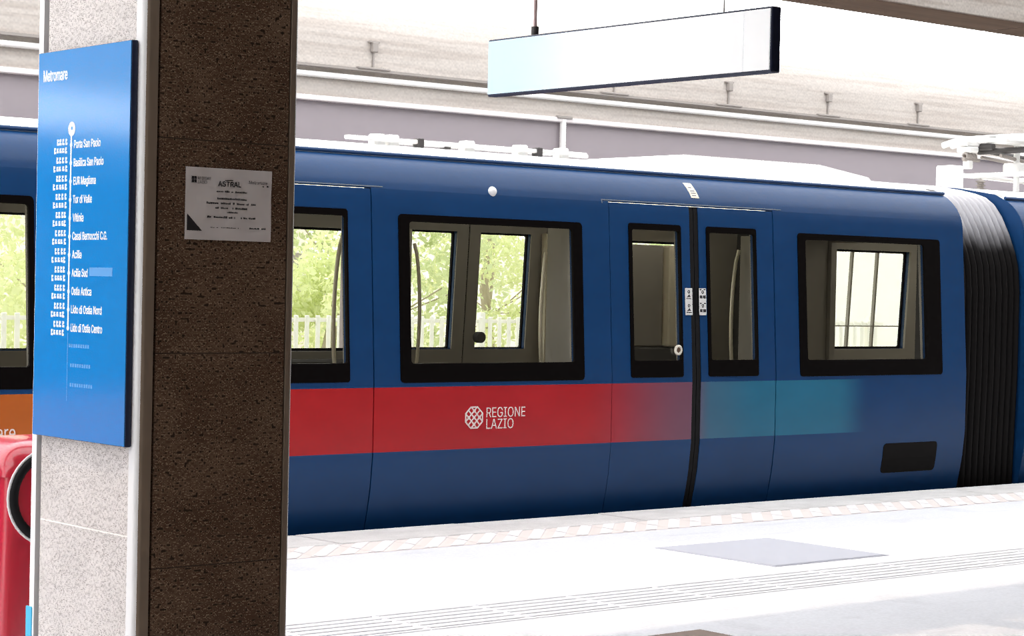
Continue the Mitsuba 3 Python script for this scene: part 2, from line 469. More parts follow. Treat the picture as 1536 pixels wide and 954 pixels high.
def make_car(name, x0, x1, doors, wins, lamp=FILL_LAMP):
    """wins: (glass x0, glass x1, surround x0, surround x1)"""
    near, farw = wallsolid(0.0, 0.05, x0, x1)
    lin_n, lin_f = wallsolid(0.052, 0.075, x0, x1, 0.02, 2.25)
    near0, far0 = near, farw
    for dc in doors:
        o = mbox(dc - 0.842, dc + 0.842, 10, 14.5, -0.06, 2.165)
        near, lin_n = near - o, lin_n - o
        o = o.translate((-0.08, 0, 0))
        farw, lin_f = farw - o, lin_f - o
    for g0, g1, s0, s1 in wins:
        o = mbox(g0 - 0.02, g1 + 0.02, 10, 14.5, 1.02, 1.975)
        near, farw, lin_n, lin_f = near - o, farw - o, lin_n - o, lin_f - o
    add(name + '__body', from_man(near), 'body_paint', smooth=25)
    add(name + '__body', from_man(farw), 'body_paint', smooth=25)
    add(name + '__wall_lining', from_man(lin_n), 'interior_grey', smooth=25)
    add(name + '__wall_lining', from_man(lin_f), 'interior_grey', smooth=25)
    # roof: white shell from gutter to gutter
    rp = [(11.092, 2.388), (11.12, 2.405), (11.20, 2.430), (11.35, 2.462), (11.6, 2.498), (11.9, 2.528), (12.15, 2.538)]
    rp = rp + [(2 * YC - y, z) for y, z in rp[-2::-1]]
    pg = extrude(Polygon(rp + [(y, z - 0.05) for y, z in rp[::-1]]), x1 - x0)
    v = pg.vertices
    add(name + '__roof', trimesh.Trimesh(np.c_[v[:, 2] + x0, v[:, 0], v[:, 1]], pg.faces, process=False), 'roof_white', smooth=25)
    for far in (False, True):
        y = 11.078
        gut = cat([cyl((x0, y, 2.398), (x1, y, 2.398), 0.013, 8)])
        if far:
            gut.vertices[:, 1] = 2 * YC - gut.vertices[:, 1]
            gut.invert()
        add(name + '__gutter', gut, 'body_paint', smooth=40)
    # floor and ceiling inside
    add(name + '__floor_panel', box(x0, x1, 10.93, 13.37, -0.05, 0.02), 'interior_floor')
    add(name + '__ceiling_panel', box(x0 + 0.02, x1 - 0.02, 11.06, 13.24, 2.20, 2.23), 'interior_grey')
    for y in (11.62, 12.68):
        add(name + '__fill_lamp', rbox(x0 + 0.3, x1 - 0.3, y - 0.07, y + 0.07, 2.185, 2.20, 0.004), 'lens_white', emitter={'type': 'area', 'radiance': rgb(lamp)})
    add(name + '__underframe', box(x0 + 0.3, x1 - 0.3, 11.2, 13.1, -0.75, -0.06), 'black_rubber')
    # windows
    for g0, g1, s0, s1 in wins:
        for far in (False, True):
            k = add(name + '__window', plate(rrect(s0, s1, 0.915, 2.005, 0.03).difference(rrect(g0, g1, 1.04, 1.957, 0.02)), -0.012, 0.006, far), 'black_surround')
            add(k + '__pane', on_side(trimesh.Trimesh([(g0, 1.04, -0.008), (g1, 1.04, -0.008), (g1, 1.957, -0.008), (g0, 1.957, -0.008)], [[0, 1, 2], [0, 2, 3]]), far), 'pane_glass')
    # doors
    for dc_ in doors:
        for far in (False, True):
            side, dc = (far0, dc_ - 0.08) if far else (near0, dc_)
            for s in (-1, 1):
                a, b = (dc - 0.835, dc - 0.046) if s < 0 else (dc + 0.046, dc + 0.835)
                ga, gb = (dc - 0.624, dc - 0.155) if s < 0 else (dc + 0.152, dc + 0.632)
                if far:
                    ga, gb = ga - 0.02, gb + 0.02
                leaf = side ^ mbox(a, b, 10, 14.5, -0.05, 2.158)
                leaf = leaf - mbox(ga - 0.01, gb + 0.01, 10, 14.5, 1.035, 1.99)
                leaf = leaf.translate((0, -0.003 if far else 0.003, 0))
                k = add(name + '__door_leaf', from_man(leaf), 'body_paint', smooth=25)
                add(k + '__window_surround', plate(rrect(ga - 0.032, gb + 0.016, 0.925, 2.02, 0.02).difference(rrect(ga, gb, 1.045, 1.976, 0.015)), -0.02, 0.004, far), 'black_surround')
                add(k + '__pane', on_side(trimesh.Trimesh([(ga, 1.045, -0.01), (gb, 1.045, -0.01), (gb, 1.976, -0.01), (ga, 1.976, -0.01)], [[0, 1, 2], [0, 2, 3]]), far), 'pane_glass')
                inner = wallsolid(0.056, 0.066, a - (0.04 if s > 0 else 0), b + (0.04 if s < 0 else 0), 0.02, 2.15)[1 if far else 0] - mbox(ga - 0.012, gb + 0.012, 10, 14.5, 1.03, 1.99)
                add(k + '__inner_panel', from_man(inner), 'interior_grey', smooth=25)
                e = (b, b + 0.043) if s < 0 else (a - 0.043, a)
                sealm = side ^ mbox(e[0], e[1], 10, 14.5, -0.05, 2.158)
                add(k + '__edge_seal', from_man(sealm.translate((0, -0.008 if far else 0.008, 0))), 'black_rubber', smooth=25)
                if far:
                    if s > 0:
                        add(k + '__handle_boss', cyl((a + 0.045, 13.36, 1.13), (a + 0.045, 13.30, 1.13), 0.045, 16), 'interior_dark', smooth=40)
                    continue
                # pictogram stickers on the closing edge
                sx = dc - 0.108 if s < 0 else dc + 0.034
                st = plate(sbox(sx, 1.372, sx + 0.072, 1.568), 0.0, 0.0035)
                sk = add(k + '__safety_sticker', st, 'sticker_white')
                ms = []
                for zz in (1.40, 1.50):
                    cx = sx + 0.036
                    ms.append(plate(Point(cx, zz + 0.040).buffer(0.012, 6).difference(Point(cx, zz + 0.040).buffer(0.006, 6)), 0.0035, 0.0045))
                    if s > 0:
                        ms.append(plate(sbox(sx + 0.006, zz - 0.006, sx + 0.030, zz + 0.016), 0.0035, 0.0045))
                        ms.append(plate(sbox(sx + 0.038, zz - 0.006, sx + 0.066, zz + 0.016), 0.0035, 0.0045))
                        ms.append(plate(sbox(sx + 0.006, zz + 0.054, sx + 0.022, zz + 0.062), 0.0035, 0.0045))
                        ms.append(plate(sbox(sx + 0.048, zz + 0.054, sx + 0.066, zz + 0.062), 0.0035, 0.0045))
                    else:
                        ms.append(plate(Polygon([(sx + 0.012, zz), (sx + 0.055, zz + 0.004), (sx + 0.040, zz + 0.022)]), 0.0035, 0.0045))
                        ms.append(plate(sbox(sx + 0.010, zz - 0.012, sx + 0.062, zz - 0.006), 0.0035, 0.0045))
                add(k + '__pictogram', cat(ms), 'ink_black')
                if s < 0:
                    yb = float(ys(1.12))
                    prof_b = [(0.019, 0.0), (0.036, 0.0), (0.038, 0.010), (0.030, 0.016), (0.021, 0.012), (0.019, 0.004)]
                    xb = dc - 0.196
                    add(k + '__push_button_ring', lathe(prof_b + prof_b[:1], (xb, yb - 0.004, 1.12), '-y'), 'plate_cream', smooth=40)
                    add(k + '__push_button', lathe([(0, 0), (0.02, 0), (0.02, 0.006), (0.012, 0.010), (0, 0.011)], (xb, yb - 0.004, 1.12), '-y'), 'button_brown', smooth=40)
            if not far:
                r = plate(sbox(dc - 0.905, 2.171, dc + 0.935, 2.178), 0.0, 0.004)
                r2 = plate(sbox(dc - 0.905, 2.150, dc - 0.899, 2.171), 0.0, 0.004)
                add(name + '__door_rail', cat([r, r2]), 'door_rail_mat')
    return name


CAR0, CAR1 = -3.6, 13.955
doors = [-0.38, 3.36, 7.10, 10.84]
wins = [(0.785, 2.19, 0.69, 2.28), (4.525, 5.535, 4.43, 5.57), (8.235, 9.648, 8.148, 9.738), (12.03, 13.445, 11.943, 13.645)]
make_car('train_car', CAR0, CAR1, doors, wins)
tag('train_car', 'blue metro train car with a red-to-teal band and white lettering', 'train car')
tag('train_car__roof', 'white car roof in the sun')

# sill plate, vent, lamp, plate, emblem and lettering on the near side
vent = plate(rrect(12.945, 13.612, 0.135, 0.372, 0.035), -0.03, 0.003)
k = add('train_car__vent_grille', vent, 'black_surround')
tag(k, 'black rounded ventilation grille')
add('train_car__marker_lamp', lathe([(0, 0), (0.034, 0), (0.034, 0.008), (0.026, 0.022), (0.012, 0.030), (0, 0.032)], (8.95, float(ys(2.19)), 2.185), '-y'), 'lens_white', smooth=50)
tag('train_car__marker_lamp', 'small round white marker lamp')
pl = plate(sbox(10.845, 2.225, 10.925, 2.335), 0.0, 0.004)
# follow the curved cant rail
pl = cat([plate(sbox(10.845, a, 10.925, b), 0.0, 0.004) for a, b in zip([2.225, 2.25, 2.29, 2.32], [2.25, 2.29, 2.32, 2.338])])
k = add('train_car__number_plate', pl, 'plate_cream')
tag(k, 'small cream plate above the door')
add(k + '__print', cat([plate(sbox(10.862, z, 10.862 + w, z + 0.006), 0.004, 0.005) for z, w in ((2.30, 0.03), (2.275, 0.045), (2.258, 0.045), (2.240, 0.04))]), 'ink_grey')

# region's octagonal emblem and name
cx, cz = 8.762, 0.678


def octagon(w, h, k=0.30):
    return Polygon([(cx + sx * w * (1 if i else (1 - 2 * k)), cz + sz * h * ((1 - 2 * k) if i else 1)) for sx, sz, i in
                    ((-1, 1, 0), (1, 1, 0), (1, 1, 1), (1, -1, 1), (1, -1, 0), (-1, -1, 0), (-1, -1, 1), (-1, 1, 1))])


ring = octagon(0.076, 0.074).difference(octagon(0.067, 0.065))
inner = octagon(0.069, 0.067)
lines = unary_union([LineString([(cx - 0.08, cz + s), (cx + 0.08, cz + s + 0.16)]).buffer(0.0045) for s in (-0.125, -0.08, -0.035)] +
                    [LineString([(cx - 0.08, cz + s + 0.16), (cx + 0.08, cz + s)]).buffer(0.0045) for s in (-0.125, -0.08, -0.035)]).intersection(inner)
dots = unary_union([Point(cx + a, cz + b).buffer(0.011, 4) for a, b in ((0, 0), (-0.045, 0), (0.045, 0), (0, 0.045), (0, -0.045))])
add('train_car__emblem', plate(unary_union([ring, lines, dots]), 0.0, 0.003), 'letter_white')
tag('train_car__emblem', 'white octagonal lattice emblem')
for s, x, z, w in (('REGIONE', 8.868, 0.677, 0.338), ('LAZIO', 8.868, 0.600, 0.236)):
    m = text(s, 0.066, w, 0.002)
    k = add('train_car__lettering', face_y(m, x, 10.80, z), 'letter_white')
    tag(k, f'white lettering {s}')
m = text('Metromare', 0.082, 0.40, 0.002)
k = add('train_car__lettering', face_y(m, 5.452 - 0.40, 10.80, 0.632), 'letter_white')
tag(k, 'white lettering Metromare')

# interior: rails, draught screens, seats, cabinet, end wall
for dc in doors:
    for s in (-1, 1):
        xs = dc + s * 0.99
        for far in (False, True):
            Y = (lambda q: 2 * YC - q) if far else (lambda q: q)
            y0, y1 = sorted((Y(10.93), Y(11.34)))
            add('train_car__draught_screen', rbox(xs - 0.012, xs + 0.012, y0, y1, 0.05, 1.98, 0.004), 'interior_grey')
            pts = []
            for a in np.linspace(0, 1, 15):
                bow = math.sin(a * math.pi) ** 0.6
                pts.append((xs - s * (0.055 + 0.05 * bow), Y(11.31 + 0.02 * bow), 0.75 + 1.12 * a))
            add('train_car__grab_rail', tube(pts, 0.014, 8), 'rail_yellow', smooth=50)
            pts = [(xs + s * (0.05 + 0.035 * math.sin(a * math.pi)), Y(11.31), 0.80 + 1.0 * a) for a in np.linspace(0, 1, 11)]
            add('train_car__grab_rail', tube(pts, 0.014, 8), 'rail_yellow', smooth=50)
for a, b in ((4.4, 6.05), (8.15, 9.8)):
    for y in (10.95, 12.95):
        add('train_car__seat_bench', cat([rbox(a, b, y, y + 0.42, 0.38, 0.46, 0.02), rbox(a, b, y if y < YC else y + 0.34, y + 0.08 if y < YC else y + 0.42, 0.46, 0.96, 0.02)]), 'interior_dark')
# wide piers between the panes of the far side
add('train_car__wall_pillar', box(11.53, 11.63, 13.30, 13.36, 0.05, 2.0), 'interior_beige')
k = add('train_car__equipment_cabinet', rbox(12.0, 12.98, 12.93, 13.36, 0.02, 1.06, 0.015), 'interior_dark')
add(k + '__door', rbox(12.585, 12.975, 12.90, 13.36, 1.065, 1.93, 0.012), 'interior_beige')
tag(k + '__door', 'beige cabinet door')
add(k + '__side_panel', rbox(12.0, 12.575, 12.96, 13.36, 1.065, 1.93, 0.012), 'interior_grey')
for nm, xa, xb in (('train_car', 13.88, 13.953), ('train_car_001', 14.787, 14.86)):
    sec = [(ys(z) + 0.002, z) for z in PZ] + [(11.18, 2.43), (11.6, 2.495), (12.15, 2.535)]
    sec = sec + [(2 * YC - y, z) for y, z in sec[-2::-1]]
    pg = extrude(Polygon(sec).difference(sbox(11.28, 0.02, 13.02, 2.02)), xb - xa)
    v = pg.vertices
    add(nm + '__end_wall', trimesh.Trimesh(np.c_[v[:, 2] + xa, v[:, 0], v[:, 1]], pg.faces, process=False), 'body_paint' if 0 else 'interior_grey' if nm.endswith('1') else 'interior_dark')
    pg = extrude(Polygon(sec).difference(sbox(11.12, -0.46, 13.18, 2.16)), 0.006)
    v = pg.vertices
    xc = xa - 0.006 if nm.endswith('1') else xb
    add(nm + '__end_cap', trimesh.Trimesh(np.c_[v[:, 2] + xc, v[:, 0], v[:, 1]], pg.faces, process=False), 'body_paint')
# roof gear on this car: cable ducts with clips, flat fairing pod
for y0, dx in ((11.72, 0.0), (11.86, 0.35)):
    kk = add('train_car__roof_duct', rbox(8.35 + dx, 10.55 + dx * 0.4, y0, y0 + 0.05, 2.535, 2.565, 0.006), 'equipment_white')
    for xx in (8.95 + dx, 10.05 + dx):
        add(kk + '__clip', rbox(xx, xx + 0.05, y0 - 0.01, y0 + 0.06, 2.51, 2.575, 0.004), 'dark_metal')
for xx in (8.6, 8.72, 9.4, 9.9, 10.3):
    add('train_car__roof_duct_fitting', rbox(xx, xx + 0.09, 11.74, 11.84, 2.50, 2.59, 0.012), 'equipment_white')
ptop = Polygon([(10.7, 2.50), (11.45, 2.60), (13.0, 2.605), (13.62, 2.53), (13.66, 2.49), (10.7, 2.48)])
m = extrude(ptop, 1.1)
v = m.vertices
add('train_car__roof_pod', trimesh.Trimesh(np.c_[v[:, 0], 12.70 - v[:, 2], v[:, 1]], m.faces, process=False), 'roof_white')

# gangway bellows: each fold a ring of its own
BP = [(-0.40, 10.93), (0.0, 10.905), (0.9, 10.875), (1.60, 10.875), (1.81, 10.894), (1.926, 10.926), (2.096, 10.998), (2.239, 11.075), (2.34, 11.155), (2.40, 11.24), (2.435, 11.35), (2.468, 11.5), (2.50, 11.7), (2.527, 11.95), (2.535, 12.15)]
BP = BP + [(z, 2 * YC - y) for z, y in BP[-2::-1]]
bz, by = np.array([p[0] for p in BP]), np.array([p[1] for p in BP])
tg = np.gradient(np.c_[by, bz], axis=0)
tg /= np.linalg.norm(tg, axis=1, keepdims=True)
nrm = np.c_[-tg[:, 1], tg[:, 0]]          # outward
NF, XB0, XB1 = 10, 13.965, 14.775
fw = (XB1 - XB0) / NF
for i in range(NF):
    prof_f = [(0.0, 0.060), (0.10, 0.030), (0.30, 0.003), (0.5, -0.004), (0.70, 0.003), (0.90, 0.030), (1.0, 0.060)]
    prof_f = prof_f + [(b, o + 0.012) for b, o in prof_f[::-1]]
    n_, k_ = len(BP), len(prof_f)
    V, Fq = [], []
    for b, o in prof_f:
        for j in range(n_):
            V.append((XB0 + (i + b) * fw, by[j] - nrm[j, 0] * o, bz[j] - nrm[j, 1] * o))
    for a in range(k_):
        b = (a + 1) % k_
        for j in range(n_ - 1):
            Fq += [[a * n_ + j, b * n_ + j, b * n_ + j + 1], [a * n_ + j, b * n_ + j + 1, a * n_ + j + 1]]
    m = trimesh.Trimesh(V, Fq, process=False)
    trimesh.repair.fix_normals(m)
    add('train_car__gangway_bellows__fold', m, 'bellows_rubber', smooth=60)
tag('train_car__gangway_bellows', 'black folded gangway bellows between the two cars')
for ya, yb in ((11.18, 11.23), (13.06, 13.11)):
    add('train_car__gangway_lining', box(13.90, 14.78, ya, yb, 0.02, 2.06), 'interior_grey')
add('train_car__gangway_lining', box(13.90, 14.78, 11.18, 13.11, 2.06, 2.10), 'interior_grey')
add('train_car__gangway_floor', box(13.86, 14.78, 11.2, 13.1, -0.02, 0.02), 'interior_floor')

# ---- the next car
make_car('train_car_001', 14.785, 31.0, [18.4, 22.2], [(15.20, 16.33, 15.10, 16.43), (19.7, 21.0, 19.6, 21.1)], (0.30, 0.28, 0.24))  # last colour: stronger added lamps for this interior
tag('train_car_001', 'blue metro car beyond the black bellows, cut by the right edge, white pantograph on top', 'train car')
for x in (15.575, 15.945):
    add('train_car_001__window_mullion', on_side(cat([extrude(sbox(x - 0.012, 1.04, x + 0.012, 1.957), 0.03)]), True), 'interior_grey')
add('train_car_001__window_mullion', on_side(extrude(sbox(15.2, 1.235, 16.33, 1.245), 0.012), True), 'interior_grey')
# pantograph, folded on its insulators
PN = 'train_car_001__pantograph'
fr = [cyl((16.0, y, 2.70), (18.2, y, 2.66), 0.022, 8) for y in (11.62, 12.55)] + [cyl((x, 11.62, 2.69), (x, 12.55, 2.69), 0.022, 8) for x in (16.05, 16.9, 18.0)]
add(PN, cat(fr), 'equipment_white', smooth=40)
tag(PN, 'white folded pantograph with its frame')
for x in (16.30, 17.1, 18.0):
    for y in (11.66, 12.5):
        ins = [(0, 0)]
        for q in range(4):
            ins += [(0.030, q * 0.035 + 0.002), (0.055, q * 0.035 + 0.012), (0.030, q * 0.035 + 0.022)]
        ins += [(0, 0.15)]
        add(PN + '__insulator', lathe(ins, (x, y, 2.53), 'z', 16), 'dark_metal' if y < 12 else 'conduit_grey', smooth=40)
add(PN + '__arm', cat([tube([(16.25, 11.80, 2.94), (17.0, 11.85, 2.87), (18.2, 11.9, 2.78)], 0.024, 8), tube([(16.25, 12.45, 2.94), (17.0, 12.4, 2.88), (18.2, 12.3, 2.80)], 0.024, 8)]), 'dark_metal', smooth=40)
add(PN + '__arm', cat([tube([(16.2, 12.2, 2.88), (17.0, 12.2, 2.80), (17.8, 12.2, 2.74)], 0.018, 8), tube([(16.3, 12.5, 2.88), (16.9, 12.3, 2.80)], 0.016, 8)]), 'conduit_grey', smooth=40)
hd = []
for x in (16.05, 16.18):
    hd.append(tube([(x, 12.12 + 0.64 * q, 3.035 - 0.05 * abs(q) ** 4) for q in np.linspace(-1, 1, 17)], 0.030, 8))
hd.append(rbox(16.0, 16.3, 12.44, 12.54, 2.97, 3.02, 0.01))
hd.append(rbox(16.0, 18.0, 11.98, 12.22, 2.985, 3.045, 0.02))
add(PN + '__collector_head', cat(hd), 'equipment_white', smooth=40)
add(PN + '__spring_box', rbox(16.02, 16.16, 12.42, 12.58, 2.91, 2.965, 0.01), 'equipment_white')
add(PN + '__spring', cat([tube([(16.02 + 0.16 * t, 12.48 + 0.025 * math.cos(t * 50), 2.875 + 0.025 * math.sin(t * 50)) for t in np.linspace(0, 1, 60)], 0.010, 6), cyl((16.0, 12.48, 2.845), (16.24, 12.48, 2.845), 0.018, 8)]), 'conduit_grey', smooth=40)
add(PN + '__hanger', rbox(16.04, 16.12, 12.45, 12.52, 2.755, 2.835, 0.01), 'equipment_white')
add(PN + '__joint', cat([cyl((16.26, 11.74, 2.93), (16.26, 12.5, 2.93), 0.030, 12), cyl((16.22, 12.3, 2.97), (16.22, 12.45, 2.97), 0.035, 12)]), 'dark_metal', smooth=40)
add(PN + '__post', cat([cyl((16.45, 12.2, 2.53), (16.45, 12.2, 2.98), 0.030, 10), rbox(16.35, 16.55, 12.1, 12.3, 2.72, 2.82, 0.02)]), 'equipment_white', smooth=40)
add(PN + '__cross_beam', rbox(16.2, 17.0, 11.56, 11.66, 2.62, 2.665, 0.01), 'plate_cream')
add(PN + '__damper', rbox(16.62, 16.74, 11.50, 11.60, 2.57, 2.64, 0.01), 'dark_metal')
add('train_car_001__roof_box', rbox(15.24, 15.41, 12.0, 12.2, 2.50, 2.735, 0.015), 'equipment_white')
add('train_car_001__roof_box', rbox(16.85, 17.7, 11.95, 12.5, 2.80, 2.97, 0.03), 'equipment_white')
add('train_car_001__roof_box', rbox(17.3, 18.4, 11.6, 12.6, 2.5, 2.85, 0.03), 'equipment_white')

# ================================================================== THINGS ON THE FAR ROOF EDGE
m = cyl((-15, 14.52, 3.288), (60, 14.52, 3.288), 0.026, 10)
add('white_pipe', m, 'pipe_white', smooth=50)
tag('white_pipe', 'long white pipe running under the ledge of the far concrete beam', 'pipe')
spots = [10.57, 13.36, 14.89, 16.35, 17.79]
names = ['left of the hanging sign', 'half hidden by the hanging sign', 'nearest right of the hanging sign', 'second right of the hanging sign', 'nearest the right edge']
for x, n in zip(spots, names):
    key = 'conduit_drop' if 'conduit_drop' not in labels else f'conduit_drop_{len([q for q in labels if q.startswith("conduit_drop")]):03d}'
    scene[key + '__conduit'] = mikit.ply(cyl((x, 14.488, 3.372), (x, 14.488, 3.53), 0.009, 8), 'conduit_grey', smooth=50)
    scene[key + '__junction_box'] = mikit.ply(cat([rbox(x - 0.028, x + 0.028, 14.452, 14.502, 3.515, 3.60, 0.006), rbox(x - 0.055, x + 0.055, 14.468, 14.502, 3.595, 3.612, 0.003)]), 'conduit_grey')
    scene[key + '__saddle'] = mikit.ply(rbox(x - 0.17, x + 0.17, 14.462, 14.502, 3.366, 3.386, 0.006), 'conduit_grey')
    tag(key, f'grey conduit with box on far concrete beam, {n}', 'conduit', 'conduit drops on the far beam')
key = add('downpipe', tube([(12.79, 14.555, 3.10), (12.79, 14.555, -1.1)], 0.030, 10), 'pipe_white', smooth=50)
tag('downpipe', 'thin white downpipe on the grey fascia behind the train roof', 'pipe')
add('downpipe__bracket', rbox(12.70, 12.88, 14.52, 14.60, 3.105, 3.13, 0.004), 'conduit_grey')

# ================================================================== PILLAR AND WHAT HANGS ON IT
def make_pillar(name, px, py, W=0.548, D=0.675, H=4.2):
    x0, x1, y0, y1 = px, px + W, py, py + D
    add(name + '__core', box(x0 + 0.022, x1 - 0.022, y0 + 0.022, y1 - 0.022, 0.0, H), 'gap_black')
    tw, g = 0.048, 0.0016
    pale, dark = [0.0, 0.785, 1.43, 2.45, 3.3, H], [0.0, 0.69, 1.33, 1.97, 2.61, 3.4, H]
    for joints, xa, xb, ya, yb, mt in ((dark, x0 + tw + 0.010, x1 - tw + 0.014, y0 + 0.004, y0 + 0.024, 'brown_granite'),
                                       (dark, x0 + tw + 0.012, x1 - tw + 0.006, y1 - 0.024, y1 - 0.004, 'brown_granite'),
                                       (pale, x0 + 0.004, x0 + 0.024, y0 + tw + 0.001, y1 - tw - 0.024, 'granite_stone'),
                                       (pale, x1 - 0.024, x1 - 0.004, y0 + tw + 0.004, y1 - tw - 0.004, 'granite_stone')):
        for a, b in zip(joints, joints[1:]):
            add(name + '__granite_panel', rbox(xa, xb, ya, yb, a + g, b - g, 0.0015), mt)
        for z in (joints[1:-1] if mt != 'granite_stone' else ()):
            add(name + '__grout_joint', box(xa + 0.001, xb - 0.001, ya + 0.002, yb - 0.002, z - g, z + g), 'grout_brown')
        if mt == 'granite_stone':
            for z in joints[1:-1]:
                add(name + '__grout_joint', box(xa + 0.001, xb - 0.001, ya, yb, z - g, z + g), 'grout_pale')
    # rounded corner trims
    r = 0.022
    for sx, sy in ((0, 0), (1, 0), (0, 1), (1, 1)):
        cx_, cy_ = (x0, x1)[sx], (y0, y1)[sy]
        dx, dy = (1, -1)[sx], (1, -1)[sy]
        a = [(cx_ + dx * (r - r * math.cos(t)), cy_ + dy * (r - r * math.sin(t))) for t in np.linspace(0, math.pi / 2, 9)]
        half = a[:6]
        poly = Polygon([(cx_, cy_ + dy * tw)] + half + [(cx_ + dx * 0.03, cy_ + dy * 0.03), (cx_ + dx * 0.02, cy_ + dy * tw)])
        add(name + '__corner_trim', extrude(poly.buffer(0), H), 'trim_aluminium', smooth=35)
        w2 = tw if sx == 0 else 0.030
        poly = Polygon(a[5:] + [(cx_ + dx * w2, cy_), (cx_ + dx * w2, cy_ + dy * 0.02), (cx_ + dx * 0.03, cy_ + dy * 0.03)])
        add(name + '__corner_stone', extrude(poly.buffer(0), H), 'brown_edge', smooth=35)
    add(name + '__plinth', cat([box(x0 - 0.006, x1 + 0.006, y0 - 0.006, y0 + 0.01, 0, 0.10), box(x0 - 0.006, x0 + 0.01, y0, y1, 0, 0.10)]), 'trim_aluminium')


make_pillar('pillar', 3.132, 5.43)
tag('pillar', 'pillar with pale and dark brown granite sides, carrying the blue board and paper notice', 'pillar')
add('pillar__film', box(3.129, 3.134, 6.068, 6.105, 0.30, 0.50), 'cyan_film')
tag('pillar__film', 'cyan film on the corner trim')

# ---- the blue line board on the lit face
BX = 3.110
NB = 'information_board'
add(NB, rbox(BX, BX + 0.020, 5.462, 6.040, 1.052, 2.252, 0.002), 'sign_navy')
tag(NB, 'tall glossy blue line board with white station names on the lit side of the pillar', 'sign')
add(NB + '__face_panel', box(BX - 0.003, BX, 5.464, 6.038, 1.054, 2.250), 'sign_blue')
FX = BX - 0.003
k = add(NB + '__lettering', face_x(text('Metromare', 0.034, 0.155, 0.001, True), FX, 6.005, 2.160), 'sign_white')
tag(k, 'white title Metromare')
circ = Point(0, 0).buffer(0.022, 12).difference(Point(0.001, 0.002).buffer(0.006, 8))
add(NB + '__terminal_symbol', face_x(extrude(circ, 0.001), FX, 5.816, 2.005), 'sign_white')
add(NB + '__route_line', face_x(extrude(Polygon([(-0.004, 0), (0.004, 0), (0.004, 0.60), (-0.004, 0.60)]), 0.001), FX, 5.818, 1.388), 'sign_white')
add(NB + '__route_line', face_x(extrude(sbox(-0.0015, 0, 0.0015, 0.21), 0.0008), FX, 5.818, 1.17), 'sign_faint')
st = ['Porta San Paolo', 'Basilica San Paolo', 'EUR Magliana', 'Tor di Valle', 'Vitinia', 'Casal Bernocchi C.G.', 'Acilia', 'Acilia Sud', 'Ostia Antica', 'Lido di Ostia Nord', 'Lido di Ostia Centro']
wd = [0.165, 0.185, 0.140, 0.118, 0.068, 0.215, 0.060, 0.100, 0.125, 0.190, 0.195]
r2 = random.Random(5)
for i, (s, w) in enumerate(zip(st, wd)):
    z = 1.956 - i * 0.0562
    k = add(NB + '__lettering', face_x(text(s, 0.0235, w, 0.001, True), FX, 5.800, z - 0.010), 'sign_white')
    tag(k, f'white station name {s}')
    add(NB + '__stop_dot', face_x(extrude(Point(0, 0).buffer(0.0075, 8), 0.0012), FX, 5.818, z), 'sign_white')
    # two short rows of tiny unreadable signs left of the line
    bars = []
    for row, zz in ((0, z + 0.012), (1, z - 0.014)):
        nx = 4 if row == 0 else 5
        for q in range(nx):
            xx = -0.022 - q * 0.0185 - 0.004 * r2.random()
            hh = 0.011 if not (row == 1 and q in (1, 2, 3)) else 0.009
            bars.append(sbox(xx - 0.0125, zz - hh, xx, zz - hh + 0.0075))
            bars.append(sbox(xx - 0.0125 + 0.002 * r2.random(), zz, xx - 0.002, zz + hh - 0.003))
            bars.append(sbox(xx - 0.0125, zz - hh, xx - 0.0085, zz + hh - 0.003))
    tag(add(NB + '__small_print', face_x(extrude(unary_union(bars), 0.001), FX, 5.818, 0), 'sign_white'), kind='stuff')
add(NB + '__pale_patch', face_x(extrude(sbox(0, 0, 0.14, 0.026), 0.0006), FX, 5.69, 1.555), 'sign_faint')
for z, y, w in ((1.335, 5.81, 0.12), (1.275, 5.80, 0.13), (1.215, 5.80, 0.14)):
    add(NB + '__faint_print', face_x(extrude(unary_union([sbox(q, 0, q + 0.010, 0.011) for q in np.arange(0, w, 0.0145)]), 0.0006), FX, y, z), 'sign_faint')

# ---- the paper notice on the dark face
PXL, PXR, PZ0, PZ1, PYF = 3.279, 3.584, 1.671, 1.888, 5.43
NP = 'paper_notice'
nx, nz = 16, 8
g = [(PXL + (PXR - PXL) * i / nx, PYF - 0.0015 - 0.0015 * math.sin(i * 0.9) * math.sin(j), PZ0 + (PZ1 - PZ0) * j / nz) for j in range(nz + 1) for i in range(nx + 1)]
gb = [(a, b + 0.0012, c) for a, b, c in g]
F = []
for j in range(nz):
    for i in range(nx):
        a = j * (nx + 1) + i
        F += [[a, a + 1, a + nx + 2], [a, a + nx + 2, a + nx + 1]]
F2 = [[q[0] + len(g), q[2] + len(g), q[1] + len(g)] for q in F]
add(NP, trimesh.Trimesh(g + gb, F + F2, process=False), 'paper_white')
tag(NP, 'white printed paper notice taped to the dark face of the pillar', 'notice')
YN = PYF - 0.0032


def at(u, v):   # place on the sheet, from its left edge and its top
    return PXL + u, PZ1 - v


ox, oz = at(0.020, 0.046)
em = unary_union([sbox(0, 0, 0.007, 0.008), sbox(0.009, 0, 0.016, 0.008), sbox(0, 0.010, 0.007, 0.018), sbox(0.009, 0.010, 0.016, 0.018)]).buffer(0.0006)
add(NP + '__emblem', face_y(extrude(em, 0.0004), ox, YN, oz), 'ink_black')
for s, u, vv, h, w, b, mm in (('REGIONE', 0.041, 0.037, 0.0085, 0.046, False, 'ink_grey'), ('LAZIO', 0.041, 0.049, 0.0085, 0.032, False, 'ink_grey'),
                              ('ASTRAL', 0.112, 0.054, 0.015, 0.082, True, 'ink_black'), ('Metromare', 0.222, 0.042, 0.0095, 0.066, False, 'ink_grey')):
    X, Z = at(u, vv)
    k = add(NP + '__lettering', face_y(text(s, h, w, 0.0004, b), X, YN, Z), mm)
    tag(k, f'printed word {s}')
X, Z = at(0.135, 0.036)
